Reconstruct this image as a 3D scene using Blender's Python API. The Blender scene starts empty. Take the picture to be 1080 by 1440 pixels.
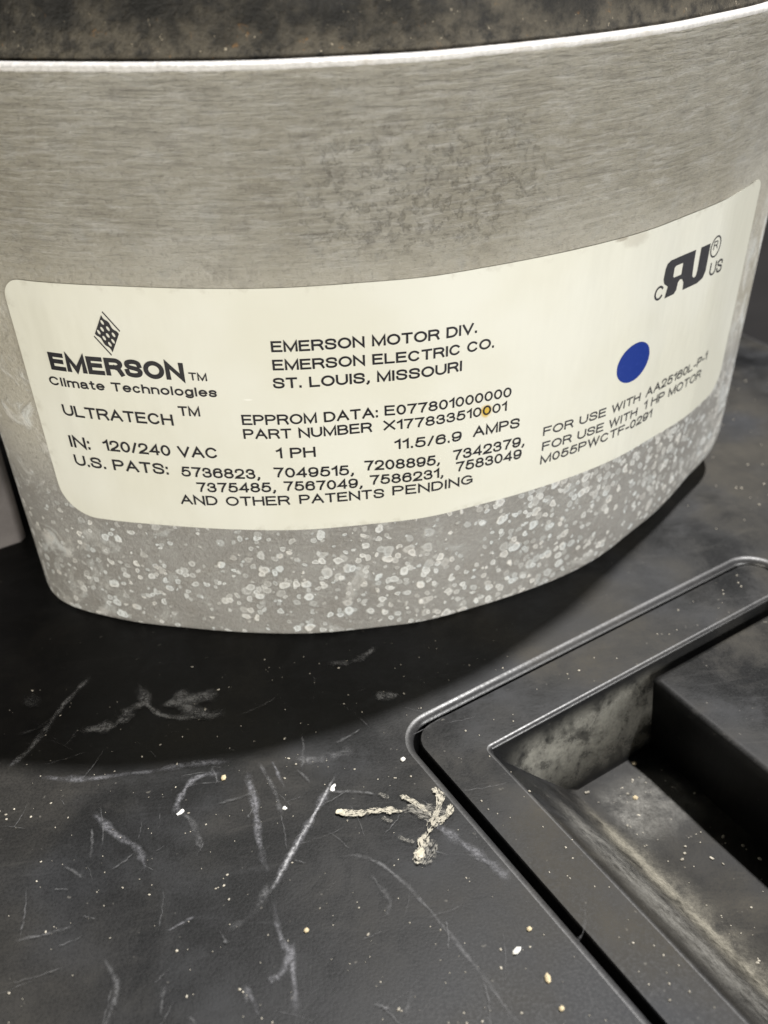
import bpy, bmesh, math, random
from mathutils import Vector, Matrix, noise
from mathutils.geometry import tessellate_polygon
random.seed(7)
C = bpy.context.scene.collection
S = 0.07                      # metres per radius of the motor housing: every length below is in housing radii

# ------------------------------------------------------------------ camera, world, lamps, exposure
cam_d = bpy.data.cameras.new('camera'); cam = bpy.data.objects.new('camera', cam_d); C.objects.link(cam)
cam_d.sensor_fit = 'VERTICAL'; cam_d.sensor_height = 36.0; cam_d.sensor_width = 27.0
cam_d.lens = 36.0 * 1354.14 / 1440.0
cam_d.clip_start = 0.005; cam_d.clip_end = 50
Rr = ((0.99058, -0.134748, -0.024345), (-0.096725, -0.562743, -0.820953), (0.096922, 0.815575, -0.570476))
rx, dn, fw = [Vector(v) for v in Rr]
cam.matrix_world = Matrix.Translation(Vector((-0.31567, -2.63989, 1.65529)) * S) @ Matrix((rx, -dn, -fw)).transposed().to_4x4()
bpy.context.scene.camera = cam
cam_d.dof.use_dof = True; cam_d.dof.focus_distance = 2.05 * S; cam_d.dof.aperture_fstop = 22.0

world = bpy.data.worlds.new('World'); bpy.context.scene.world = world; world.use_nodes = True
bg = world.node_tree.nodes['Background']; bg.inputs[0].default_value = (0.9, 0.92, 1.0, 1); bg.inputs[1].default_value = 0.016

def area(name, pos, target, size, watts, col, sy=None):
    d = bpy.data.lights.new(name, 'AREA'); d.energy = watts; d.color = col
    d.shape = 'RECTANGLE' if sy else 'DISK'; d.size = size * S
    if sy: d.size_y = sy * S
    o = bpy.data.objects.new(name, d); C.objects.link(o)
    p = Vector(pos) * S; o.location = p
    o.rotation_euler = (Vector(target) * S - p).to_track_quat('-Z', 'Y').to_euler()
    return o
KEY = Vector((0.425, 0.32, 1.42)).normalized() * 40
area('ceiling_lamp', KEY, (0, -0.4, 0), 1.5, 152.0, (1.0, 0.98, 0.96))
area('fill_light_left', (-4.2, -7.0, 0.46), (-0.2, 0, 0.75), 3.2, 2.0, (1.0, 0.95, 0.84), .9)  # added fill low in front: lights the housing, keeps its ground shadow dark
area('fill_light_right', (5.0, -6.0, 0.50), (0.6, 0, 0.75), 3.2, 2.2, (1.0, 0.99, 0.965), .9)  # second added fill, more neutral, for the right half of the label
vs = bpy.context.scene.view_settings
vs.view_transform = 'Standard'; vs.look = 'None'; vs.exposure = 0; vs.gamma = 1
sc_ = bpy.context.scene; sc_.render.resolution_x = 768; sc_.render.resolution_y = 1024

# ------------------------------------------------------------------ helpers
def link(name, bm, mat, parent=None, smooth=True, label=None, cat=None, group=None, kind=None):
    me = bpy.data.meshes.new(name); bm.normal_update(); bm.to_mesh(me); bm.free()
    me.materials.append(mat)
    for p in me.polygons: p.use_smooth = smooth
    o = bpy.data.objects.new(name, me); C.objects.link(o)
    if parent: o.parent = parent
    tag(o, label, cat, group, kind)
    return o
def tag(o, label=None, cat=None, group=None, kind=None):
    if label: o['label'] = label
    if cat: o['category'] = cat
    if group: o['group'] = group
    if kind: o['kind'] = kind
def empty(name, loc, label, cat, group=None, kind=None):
    o = bpy.data.objects.new(name, None); C.objects.link(o); o.location = Vector(loc) * S
    o.empty_display_size = 0.01; tag(o, label, cat, group, kind)
    return o

class NT:
    """tiny node builder"""
    def __init__(s, name):
        s.m = bpy.data.materials.new(name); s.m.use_nodes = True; s.t = s.m.node_tree
        s.b = s.t.nodes['Principled BSDF']
    def n(s, typ, **kw):
        x = s.t.nodes.new(typ)
        for k, v in kw.items():
            if k.startswith('i_'):
                key = k[2:]; x.inputs[int(key) if key.isdigit() else key.replace('_', ' ')].default_value = v
            else: setattr(x, k, v)
        return x
    def l(s, a, b): s.t.links.new(a, b)
    def coords(s, uv=False, scale=(1, 1, 1)):
        tc = s.n('ShaderNodeTexCoord'); mp = s.n('ShaderNodeMapping')
        s.l(tc.outputs['UV' if uv else 'Object'], mp.inputs[0])
        k = 1 if uv else 1 / S
        mp.inputs['Scale'].default_value = [c * k for c in scale]
        return mp.outputs[0]
    def noise(s, vec, scale, detail=4, rough=.55, dist=0):
        x = s.n('ShaderNodeTexNoise'); s.l(vec, x.inputs['Vector'])
        x.inputs['Scale'].default_value = scale; x.inputs['Detail'].default_value = detail
        x.inputs['Roughness'].default_value = rough; x.inputs['Distortion'].default_value = dist
        return x.outputs['Fac']
    def ramp(s, fac, a, b, lo=0.0, hi=1.0):
        x = s.n('ShaderNodeMapRange'); x.interpolation_type = 'SMOOTHSTEP'; s.l(fac, x.inputs[0])
        for i, v in zip((1, 2, 3, 4), (a, b, lo, hi)): x.inputs[i].default_value = v
        return x.outputs[0]
    def mix(s, fac, a, b):
        x = s.n('ShaderNodeMix', data_type='RGBA')
        if isinstance(fac, float): x.inputs[0].default_value = fac
        else: s.l(fac, x.inputs[0])
        for i, v in ((6, a), (7, b)):
            if isinstance(v, tuple): x.inputs[i].default_value = (*v, 1)
            else: s.l(v, x.inputs[i])
        return x.outputs[2]
    def math(s, op, a, b=None, clamp=False):
        x = s.n('ShaderNodeMath', operation=op); x.use_clamp = clamp
        for i, v in ((0, a), (1, b)):
            if v is None: continue
            if isinstance(v, (int, float)): x.inputs[i].default_value = v
            else: s.l(v, x.inputs[i])
        return x.outputs[0]
    def bump(s, h, strength, dist, prev=None):
        x = s.n('ShaderNodeBump'); s.l(h, x.inputs['Height']); x.inputs['Strength'].default_value = strength
        x.inputs['Distance'].default_value = dist * S
        if prev: s.l(prev, x.inputs['Normal'])
        return x.outputs[0]
    def fin(s, col=None, rough=None, nrm=None, metal=None, spec=None):
        for key, v in (('Base Color', col), ('Roughness', rough), ('Normal', nrm), ('Metallic', metal), ('Specular IOR Level', spec)):
            if v is None: continue
            if isinstance(v, tuple): s.b.inputs[key].default_value = (*v, 1)
            elif isinstance(v, (int, float)): s.b.inputs[key].default_value = v
            else: s.l(v, s.b.inputs[key])
        return s.m

# ------------------------------------------------------------------ materials
def mat_housing():
    t = NT('cast_aluminium'); uv = t.coords(True)
    sep = t.n('ShaderNodeSeparateXYZ'); t.l(uv, sep.inputs[0]); z = sep.outputs[1]
    st = t.coords(True, (1, 4.6, 1))
    big = t.noise(uv, 3.2, 5, .6)
    streak = t.noise(st, 11, 7, .72, .12)
    fine = t.noise(uv, 95, 4, .7)
    patch = t.noise(uv, 16, 5, .65, .4)
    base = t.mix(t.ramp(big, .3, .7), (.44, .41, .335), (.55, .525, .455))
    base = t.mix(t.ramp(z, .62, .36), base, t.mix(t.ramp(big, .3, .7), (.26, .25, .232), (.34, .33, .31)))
    base = t.mix(t.math('MULTIPLY', t.ramp(patch, .5, .72), .35), base, (.42, .42, .40))
    base = t.mix(t.math('MULTIPLY', t.ramp(patch, .5, .3), .35), base, (.27, .25, .22))
    up = t.ramp(z, .9, 1.08)
    base = t.mix(t.math('MULTIPLY', t.math('MULTIPLY', t.ramp(streak, .47, .36), .34), up), base, (.27, .25, .22))
    base = t.mix(t.math('MULTIPLY', t.math('MULTIPLY', t.ramp(streak, .50, .62), .30), up), base, (.80, .785, .75))
    base = t.mix(t.math('MULTIPLY', t.ramp(fine, .52, .66), .25), base, (.60, .58, .54))
    base = t.mix(t.math('MULTIPLY', t.ramp(fine, .47, .34), .25), base, (.17, .155, .14))
    # pale oxide blooms below the label: a per-cell radius decides which cells carry a spot
    low = t.ramp(z, .47, .30)
    wob = t.n('ShaderNodeTexNoise'); t.l(uv, wob.inputs['Vector']); wob.inputs['Scale'].default_value = 38; wob.inputs['Detail'].default_value = 2
    dv = t.n('ShaderNodeVectorMath', operation='MULTIPLY_ADD'); t.l(wob.outputs['Color'], dv.inputs[0])
    dv.inputs[1].default_value = (.019, .019, 0); t.l(uv, dv.inputs[2])
    total = None; col_src = None
    dens = t.noise(uv, 4.5, 3, .5)
    sx = t.ramp(sep.outputs[0], .9, 1.8, -.14, .06)
    for k, (scl, lo, hi, off) in enumerate(((20, .15, .33, 0), (28, .15, .36, 3.3), (40, .14, .38, 7.7))):
        ad = t.n('ShaderNodeVectorMath', operation='ADD'); t.l(dv.outputs[0], ad.inputs[0]); ad.inputs[1].default_value = (off, off * .7, 0)
        v = t.n('ShaderNodeTexVoronoi', voronoi_dimensions='2D'); t.l(ad.outputs[0], v.inputs['Vector']); v.inputs['Scale'].default_value = scl
        v.inputs['Randomness'].default_value = .95
        sc = t.n('ShaderNodeSeparateColor'); t.l(v.outputs['Color'], sc.inputs[0])
        keep = t.math('ADD', t.math('ADD', sc.outputs[0], sx), t.math('MULTIPLY', t.math('SUBTRACT', dens, .5), 1.5))
        rad = t.math('MULTIPLY', t.ramp(keep, .36, .42), t.ramp(keep, .36, 1.0, lo, hi))
        d = t.math('SUBTRACT', rad, v.outputs['Distance'])
        spot = t.math('MULTIPLY', t.ramp(d, 0, .09), t.ramp(keep, .36, .40))
        ring = t.math('SUBTRACT', 1.0, t.math('MULTIPLY', t.ramp(d, .12, .26), .42))
        spot = t.math('MULTIPLY', t.math('MULTIPLY', spot, ring), t.ramp(sc.outputs[1], 0, 1, .35, 1.0))
        total = spot if total is None else t.math('MAXIMUM', total, spot)
        if k == 1: col_src = sc.outputs[2]
    cloudy = t.math('MULTIPLY', t.ramp(t.noise(uv, 9, 6, .7, .8), .55, .72), .35)
    edge_r = t.math('MULTIPLY', t.math('MULTIPLY', t.ramp(sep.outputs[0], 2.55, 2.8), t.ramp(z, .95, .75)), t.ramp(t.noise(t.coords(True, (1.6, .8, 1)), 15, 5, .65, .6), .42, .62))
    total = t.math('MULTIPLY', t.math('MAXIMUM', total, cloudy), low)
    edge_l = t.math('MULTIPLY', t.math('MULTIPLY', t.ramp(sep.outputs[0], .82, .70), t.ramp(z, .95, .7)), t.ramp(t.noise(uv, 11, 5, .65, .9), .52, .68, 0, .6))
    total = t.math('MAXIMUM', t.math('MAXIMUM', total, t.math('MULTIPLY', edge_r, .8)), edge_l)
    # streak relief only on the turned upper band: fade it through the height signal
    brush = t.noise(t.coords(True, (1, 14, 1)), 9, 5, .7)
    ps = t.math('DIVIDE', t.math('SUBTRACT', sep.outputs[0], 1.58), .30); pz = t.math('DIVIDE', t.math('SUBTRACT', z, 1.10), .17)
    pr = t.math('ADD', t.math('ADD', t.math('MULTIPLY', ps, ps), t.math('MULTIPLY', pz, pz)), t.math('MULTIPLY', t.noise(uv, 6, 4, .6), 1.6))
    pit = t.math('MULTIPLY', t.math('MULTIPLY', t.ramp(pr, 2.1, .9), up), t.ramp(t.noise(uv, 42, 5, .7), .52, .62))
    base = t.mix(t.math('MULTIPLY', t.math('MULTIPLY', t.ramp(brush, .48, .36), .40), up), base, (.24, .225, .20))
    base = t.mix(t.math('MULTIPLY', t.math('MULTIPLY', t.ramp(brush, .52, .64), .30), up), base, (.74, .73, .70))
    base = t.mix(t.math('MULTIPLY', pit, .22), base, (.24, .22, .19))
    hs = t.math('MULTIPLY', t.math('ADD', streak, t.math('MULTIPLY', t.math('SUBTRACT', brush, pit), .6)), t.ramp(z, .85, 1.1, .12, 1.0))
    white = t.mix(col_src, (.84, .88, .88), (.92, .90, .85))
    col = t.mix(t.math('MULTIPLY', total, .84, True), base, white)
    h = t.math('ADD', t.math('MULTIPLY', hs, 1.15), t.math('MULTIPLY', fine, .30))
    h = t.math('ADD', h, t.math('MULTIPLY', total, .18))
    nrm = t.bump(h, .75, .032)
    return t.fin(col, t.ramp(fine, .3, .7, .46, .66), nrm, .10, .45)
def mat_rim():
    t = NT('machined_rim'); uv = t.coords(True, (1, 1, 1))
    f = t.noise(uv, 90, 4, .7); g = t.noise(uv, 14, 4, .6)
    col = t.mix(t.ramp(f, .35, .7), (.60, .585, .56), (.78, .76, .74))
    col = t.mix(t.math('MULTIPLY', t.ramp(g, .56, .75), .4), col, (.40, .33, .22))
    return t.fin(col, .5, t.bump(f, .5, .006), .1, .5)
def mat_top():
    t = NT('dirty_black_resin'); uv = t.coords(False)
    a = t.n('ShaderNodeAttribute', attribute_name='edge'); e = a.outputs['Fac']
    n1 = t.noise(uv, 9, 6, .65, .3); n2 = t.noise(uv, 30, 5, .7); n3 = t.noise(uv, 75, 3, .6)
    grime = t.math('MULTIPLY', t.ramp(t.math('ADD', n1, t.math('MULTIPLY', e, .34)), .50, .80), t.ramp(n2, .3, .6))
    col = t.mix(n1, (.010, .010, .009), (.035, .033, .030))
    col = t.mix(t.math('MULTIPLY', grime, .6), col, (.16, .14, .105))
    col = t.mix(t.math('MULTIPLY', t.math('MULTIPLY', t.ramp(n2, .62, .72), e), .7), col, (.34, .17, .05))
    col = t.mix(t.math('MULTIPLY', t.math('MULTIPLY', t.ramp(n3, .66, .74), e), .8), col, (.55, .48, .36))
    return t.fin(col, .62, t.bump(n2, .5, .02), 0, .3)
def mat_plastic(name='black_plastic', dust=1.0, base=(.0065, .0068, .0072), rgh=.38, spec=.20):
    t = NT(name); p = t.coords(False)
    big = t.noise(p, 1.3, 5, .6, .5); mid = t.noise(p, 5.5, 7, .72, .35); fine = t.noise(p, 170, 3, .65); spk = t.noise(p, 60, 2, .5); warm = t.noise(p, 2.6, 3, .5); wipe = t.noise(t.coords(False, (2.2, 9, 1)), 2.2, 5, .65, 1.2)
    geo = t.n('ShaderNodeNewGeometry'); sp = t.n('ShaderNodeSeparateXYZ'); t.l(geo.outputs['Normal'], sp.inputs[0])
    upf = t.ramp(sp.outputs[2], .2, .95, .25, 1.0)          # dust settles on what faces up
    d = t.math('ADD', t.ramp(big, .38, .62, .0, .62), t.math('MULTIPLY', t.ramp(mid, .40, .70), .50))
    d = t.math('ADD', d, t.math('MULTIPLY', t.ramp(wipe, .52, .74), .3))
    d = t.math('MULTIPLY', d, t.ramp(fine, .30, .62, .72, 1.12))
    sx = t.n('ShaderNodeSeparateXYZ'); t.l(p, sx.inputs[0])
    d = t.math('MULTIPLY', t.math('MULTIPLY', t.math('MULTIPLY', d, t.ramp(sx.outputs[0], -.7, .7, .8, 1.5)), upf), dust)  # pale tone gets stronger towards the right
    dc = t.mix(t.ramp(warm, .4, .62), (.130, .133, .142), (.145, .132, .108))
    col = t.mix(t.math('MULTIPLY', d, .215, True), base, dc)
    col = t.mix(t.math('MULTIPLY', t.math('MULTIPLY', t.ramp(spk, .71, .78), .22 * dust), upf), col, (.30, .28, .24))
    rough = t.math('ADD', t.ramp(fine, .3, .7, rgh - .05, rgh + .06), t.math('MULTIPLY', d, .22))
    return t.fin(col, rough, t.bump(t.math('ADD', t.math('MULTIPLY', fine, .5), t.math('MULTIPLY', mid, .6)), .16, .004), 0, spec)
def mat_mark(name, col, thr=.5, soft=.3, alpha=1.0, rough=.7, fibre=None, grain=(.25, 1.15)):
    """thin scuffs and dust films: a strip whose ends, edges and body break up into grains (or fibres along the stroke)"""
    t = NT(name); uv = t.coords(True); ob = t.coords(False)
    sp = t.n('ShaderNodeSeparateXYZ'); t.l(uv, sp.inputs[0])
    across = t.math('MAXIMUM', t.math('SUBTRACT', 1.0, t.math('ABSOLUTE', sp.outputs[1])), 0.0)
    along = t.math('MINIMUM', t.math('MULTIPLY', sp.outputs[0], 6.0), t.math('MULTIPLY', t.math('SUBTRACT', 1.0, sp.outputs[0]), 6.0))
    f = t.math('MULTIPLY', across, t.math('MINIMUM', t.math('MAXIMUM', along, 0.0), 1.0))
    mid = t.noise(ob, 17, 6, .7, .3); fine = t.noise(ob, 125, 4, .75)
    if fibre:
        fb = t.noise(t.coords(True, fibre), 1.0, 5, .65, .3)
        g = t.math('ADD', t.math('MULTIPLY', fb, .75), t.math('MULTIPLY', fine, .25))
        a = t.ramp(t.math('ADD', g, t.math('MULTIPLY', t.ramp(f, 0, .45), .30)), thr + .22, thr + .22 + soft)
        a = t.math('MULTIPLY', t.math('MULTIPLY', a, t.ramp(f, 0, .12)), alpha)
    else:
        a = t.math('MULTIPLY', t.ramp(f, .0, .95), t.ramp(mid, thr - .16, thr - .16 + soft, .12, 1))
        a = t.math('MULTIPLY', t.math('MULTIPLY', a, t.ramp(fine, .36, .62, *grain)), alpha)
    t.l(a, t.b.inputs['Alpha'])
    return t.fin(t.mix(t.noise(ob, 60, 3, .6), tuple(c * .75 for c in col), col), rough, None, 0, .3)
def mat_plain(name, col, rough=.6, spec=.4, metal=0, nscale=None, var=.2):
    t = NT(name)
    if nscale:
        n = t.noise(t.coords(False), nscale, 4, .6)
        return t.fin(t.mix(t.ramp(n, .3, .7), tuple(c * (1 - var) for c in col), tuple(c * (1 + var) for c in col)), rough, t.bump(n, .4, .01), metal, spec)
    return t.fin(col, rough, None, metal, spec)
def mat_label():
    t = NT('cream_label_film'); uv = t.coords(True)
    sep = t.n('ShaderNodeSeparateXYZ'); t.l(uv, sep.inputs[0])
    a = t.noise(uv, 3, 3, .5); b = t.noise(uv, 60, 4, .65)
    col = t.mix(t.ramp(a, .35, .65), (.70, .69, .595), (.735, .73, .65))
    col = t.mix(t.math('MULTIPLY', t.ramp(b, .62, .74), .10), col, (.62, .59, .47))
    # grey smudge on the upper edge, brown drip on one digit
    def blot(cx, cz, rx_, rz_, n, k):
        x = t.math('DIVIDE', t.math('SUBTRACT', sep.outputs[0], cx), rx_); z = t.math('DIVIDE', t.math('SUBTRACT', sep.outputs[1], cz), rz_)
        d = t.math('ADD', t.math('MULTIPLY', x, x), t.math('MULTIPLY', z, z))
        return t.math('MULTIPLY', t.ramp(t.math('ADD', d, t.math('MULTIPLY', t.noise(uv, n, 5, .7), 1.6)), 1.9, .9), k)
    col = t.mix(blot(2.09, .928, .045, .022, 45, .45), col, (.46, .43, .36))
    col = t.mix(blot(2.045, .938, .022, .008, 90, .7), col, (.30, .26, .20))
    col = t.mix(blot(1.7215, .601, .017, .019, 20, 1.0), col, (.62, .42, .06))
    col = t.mix(t.math('MULTIPLY', blot(1.200, .69, .012, .003, 120, 1.0), .5), col, (.92, .91, .86))
    eg = t.math('MAXIMUM', t.ramp(sep.outputs[1], .915, .94), t.math('MAXIMUM', t.ramp(sep.outputs[1], .365, .345), t.ramp(sep.outputs[0], .73, .705)))
    col = t.mix(t.math('MULTIPLY', t.math('MULTIPLY', eg, t.ramp(t.noise(uv, 24, 5, .7), .5, .68)), .35), col, (.42, .39, .31))
    wr = t.noise(t.coords(True, (1, .35, 1)), 9, 3, .5)
    return t.fin(col, .40, t.bump(wr, .25, .02), 0, .42)
def mat_ink(name, col):
    t = NT(name); uv = t.coords(False)
    n = t.noise(uv, 120, 3, .6); g = t.noise(uv, 22, 2, .5)
    c = t.mix(t.ramp(n, .5, .8), col, tuple(x * 1.15 + .012 for x in col))
    return t.fin(c, .45, None, 0, .3)

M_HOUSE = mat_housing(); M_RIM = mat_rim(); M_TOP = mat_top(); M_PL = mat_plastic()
M_PL_TRAY = mat_plastic('tray_plastic', 1.35); M_EDGE = mat_plastic('glossy_edge_highlight', .6, (.022, .022, .023), .36, .7); M_LABEL = mat_label()  # edge plastic is paler and glossier to give the bevels a highlight
M_INK = mat_ink('black_print', (.018, .017, .020)); M_INKS = mat_ink('grey_print', (.045, .045, .05)); M_BLUE = mat_ink('blue_print', (.010, .035, .24))
M_PAPER = mat_plain('cream_print', (.74, .72, .60), .45, .3)

# ------------------------------------------------------------------ motor: outline of the housing
RAD = [1.0707, 1.0784, 1.0847, 1.0997, 1.0251, 0.9448, 0.8884, 0.8482, 0.8137, 0.7964, 0.7782, 0.7757, 0.7869, 0.8106, 0.8407, 0.8955, 0.9603, 1.0528, 1.0505, 1.0627, 1.079, 1.09, 1.1, 1.11, 1.12, 1.125, 1.13, 1.125, 1.12, 1.11, 1.095, 1.075, 1.06, 1.0446, 1.0535, 1.0623]
DRAFT = 0.018713
def rad(a):
    t = (math.degrees(a) + 180) / 10; i = math.floor(t); u = t - i
    p = [RAD[(i + k) % 36] for k in (-1, 0, 1, 2)]
    return .5 * (2 * p[1] + (p[2] - p[0]) * u + (2 * p[0] - 5 * p[1] + 4 * p[2] - p[3]) * u * u + (3 * p[1] - p[0] - 3 * p[2] + p[3]) * u ** 3)
NA = 720
ANG = [-math.pi + 2 * math.pi * i / NA for i in range(NA + 1)]
XY = [Vector((rad(a) * math.cos(a), rad(a) * math.sin(a))) for a in ANG]
ARC = [0.0]
for i in range(NA): ARC.append(ARC[-1] + (XY[i + 1] - XY[i]).length)
NRM = []
for i in range(NA + 1):
    d = XY[(i + 1) % NA] - XY[(i - 1) % NA]; NRM.append(Vector((d.y, -d.x)).normalized())
def wall(s, z, off=0.0):
    """point on the housing wall at arc length s and height z, standing proud by off"""
    s = s % ARC[-1]; lo, hi = 0, NA
    while hi - lo > 1:
        m = (lo + hi) // 2
        if ARC[m] <= s: lo = m
        else: hi = m
    f = (s - ARC[lo]) / (ARC[hi] - ARC[lo])
    q = XY[lo].lerp(XY[hi], f) * (1 + DRAFT * z); n = NRM[lo].lerp(NRM[hi], f).normalized()
    return Vector((q.x + n.x * off, q.y + n.y * off, z)) * S
ZT = 1.336
motor = empty('motor_module', (0, 0, 0), 'round grey cast metal motor housing with a cream printed label, on the black lid', 'motor')

def soft(a, a0, a1):
    t = min(1, max(0, (math.degrees(a) - a0) / (a1 - a0))); return t * t * (3 - 2 * t)
# the lower edge of the casting is rounded more on the right-hand side
EH = [.020 + .055 * soft(a, -62, -12) * (1 - soft(a, 60, 120)) for a in ANG]
EV = [.024 + .130 * soft(a, -62, -12) * (1 - soft(a, 60, 120)) for a in ANG]
def loft(rows, uvz):
    """rows: list of (inset, z); closed rings around the housing outline"""
    bm = bmesh.new(); uvl = bm.loops.layers.uv.new('UVMap'); rings = []
    for off, z in rows:
        rings.append([bm.verts.new(Vector(((XY[i].x * (1 + DRAFT * z) - NRM[i].x * off), (XY[i].y * (1 + DRAFT * z) - NRM[i].y * off), z)) * S) for i in range(NA)])
    for k in range(len(rows) - 1):
        for i in range(NA):
            j = (i + 1) % NA
            f = bm.faces.new((rings[k][i], rings[k][j], rings[k + 1][j], rings[k + 1][i]))
            for lp, (a, b) in zip(f.loops, ((i, k), (i + 1, k), (i + 1, k + 1), (i, k + 1))): lp[uvl].uv = (ARC[a], uvz[b])
    return bm, rings
bm = bmesh.new(); uvl = bm.loops.layers.uv.new('UVMap'); rings = []
LV = [('b', -.30), ('b', -.06)] + [('f', x) for x in range(0, 91, 10)] + [('w', k / 9) for k in range(1, 10)] + [('t', 0), ('t', 1)]
for kind, x in LV:
    ring = []
    for i in range(NA):
        if kind == 'b': off, z = EH[i] - x, .003
        elif kind == 'f': off, z = EH[i] * (1 - math.sin(math.radians(x))), .003 + EV[i] * (1 - math.cos(math.radians(x)))
        elif kind == 'w': z0 = .003 + EV[i]; off, z = 0, z0 + (ZT - .012 - z0) * x
        else: off, z = ((.004, ZT - .004), (.007, ZT))[x]
        ring.append((bm.verts.new(Vector((XY[i].x * (1 + DRAFT * z) - NRM[i].x * off, XY[i].y * (1 + DRAFT * z) - NRM[i].y * off, z)) * S), z))
    rings.append(ring)
for k in range(len(rings) - 1):
    for i in range(NA):
        j = (i + 1) % NA; q = (rings[k][i], rings[k][j], rings[k + 1][j], rings[k + 1][i]); fc = bm.faces.new([v for v, _ in q])
        for lp, (_, z), a in zip(fc.loops, q, (i, i + 1, i + 1, i)): lp[uvl].uv = (ARC[a], z)
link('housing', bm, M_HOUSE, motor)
rows = [(.007, ZT), (-.002, ZT + .001), (-.005, ZT + .005), (-.004, ZT + .010), (.002, ZT + .014), (.014, ZT + .015), (.022, ZT + .013), (.025, ZT + .008), (.025, ZT - .01)]
bm, rings = loft(rows, [r[1] for r in rows])
for ring in rings[1:5]:                                       # the cut edge is a little ragged
    for i, v in enumerate(ring):
        k = noise.noise(Vector((ARC[i] * 26, 3, 1))) * .0016 + noise.noise(Vector((ARC[i] * 90, 8, 1))) * .0012
        v.co.z += k * S
link('rim', bm, M_RIM, motor)
# dark painted end bell rising out of the rim, grimy where it meets the metal
bm = bmesh.new(); lay = bm.verts.layers.float.new('edge'); rings = []
prof = [(1.0, .004, 1), (.998, .008, 1), (.993, .030, .85), (.988, .050, .6), (.982, .075, .38), (.974, .10, .22), (.962, .13, .1), (.94, .165, 0), (.90, .195, 0), (.8, .22, 0), (.6, .235, 0), (.3, .24, 0)]
for f, dz, e in prof:
    ring = []
    for i in range(0, NA, 2):
        q = (XY[i] * (1 + DRAFT * ZT) - NRM[i] * .0262) * f
        k = .003 * noise.noise(Vector((q.x * 12, q.y * 12, dz * 12))) + .002 * noise.noise(Vector((q.x * 34, q.y * 34, dz * 34)))
        v = bm.verts.new(Vector((q.x - NRM[i].x * k, q.y - NRM[i].y * k, ZT + dz + k)) * S); v[lay] = e; ring.append(v)
    rings.append(ring)
m = NA // 2
for k in range(len(prof) - 1):
    for i in range(m): bm.faces.new((rings[k][i], rings[k][(i + 1) % m], rings[k + 1][(i + 1) % m], rings[k + 1][i]))
bm.faces.new(rings[-1]); link('end_bell', bm, M_TOP, motor)

# ------------------------------------------------------------------ label film
SL, SR, ZB, ZL = .704, 2.648, .3443, .9391
def label_half(s):
    """lower and upper height of the label at arc length s, with rounded corners"""
    def cut(r, d): return r - math.sqrt(max(0, r * r - (r - d) ** 2)) if d < r else 0
    lo = ZB + cut(.085, s - SL) + cut(.06, SR - s) ; hi = ZL - cut(.045, s - SL) - cut(.028, SR - s)
    return lo, hi
ss = []; x = SL
while x < SR:
    ss.append(x); d = min(x - SL, SR - x); x += .0012 if d < .012 else (.004 if d < .09 else .012)
ss.append(SR)
bm = bmesh.new(); uvl = bm.loops.layers.uv.new('UVMap'); rows = []; T_ = .0028
NZ = 10
for s in ss:
    lo, hi = label_half(s); col = [(s, lo, .0004)]
    for k in range(NZ + 1):
        z = lo + (hi - lo) * k / NZ
        lift = 0.0
        if k == NZ: lift = .0010 * max(0, noise.noise(Vector((s * 16, 2, 0))))
        col.append((s, z, T_ + lift))
    col.append((s, hi, .0004)); rows.append([(bm.verts.new(wall(*c)), c) for c in col])
for a, b in zip(rows, rows[1:]):
    for k in range(len(a) - 1):
        q = (a[k], b[k], b[k + 1], a[k + 1]); f = bm.faces.new([v for v, _ in q])
        for lp, (_, c) in zip(f.loops, q): lp[uvl].uv = (c[0], c[1])
label = link('label', bm, M_LABEL, motor, smooth=True)
label.data.set_sharp_from_angle(angle=math.radians(25))

# ------------------------------------------------------------------ print on the label
OFF = T_ + .0007
def arc(cx, cy, rx_, ry_, a0, a1, n=14):
    return [(cx + rx_ * math.cos(math.radians(a0 + (a1 - a0) * k / n)), cy + ry_ * math.sin(math.radians(a0 + (a1 - a0) * k / n))) for k in range(n + 1)]
def spl(pts, n=5):
    e = [pts[0]] + list(pts) + [pts[-1]]; out = []
    for k in range(1, len(e) - 2):
        for j in range(n):
            u = j / n; out.append(tuple(.5 * (2 * b + (c - a) * u + (2 * a - 5 * b + 4 * c - d) * u * u + (3 * b - a - 3 * c + d) * u ** 3) for a, b, c, d in zip(*e[k - 1:k + 3])))
    return out + [pts[-1]]
O_ = arc(.5, .5, .5, .5, 90, 450, 28)
S_ = spl([(.97, .72), (.88, .92), (.5, 1), (.12, .92), (.05, .74), (.18, .60), (.5, .53), (.85, .44), (.98, .27), (.86, .07), (.5, 0), (.1, .08), (.01, .30)])
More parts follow.
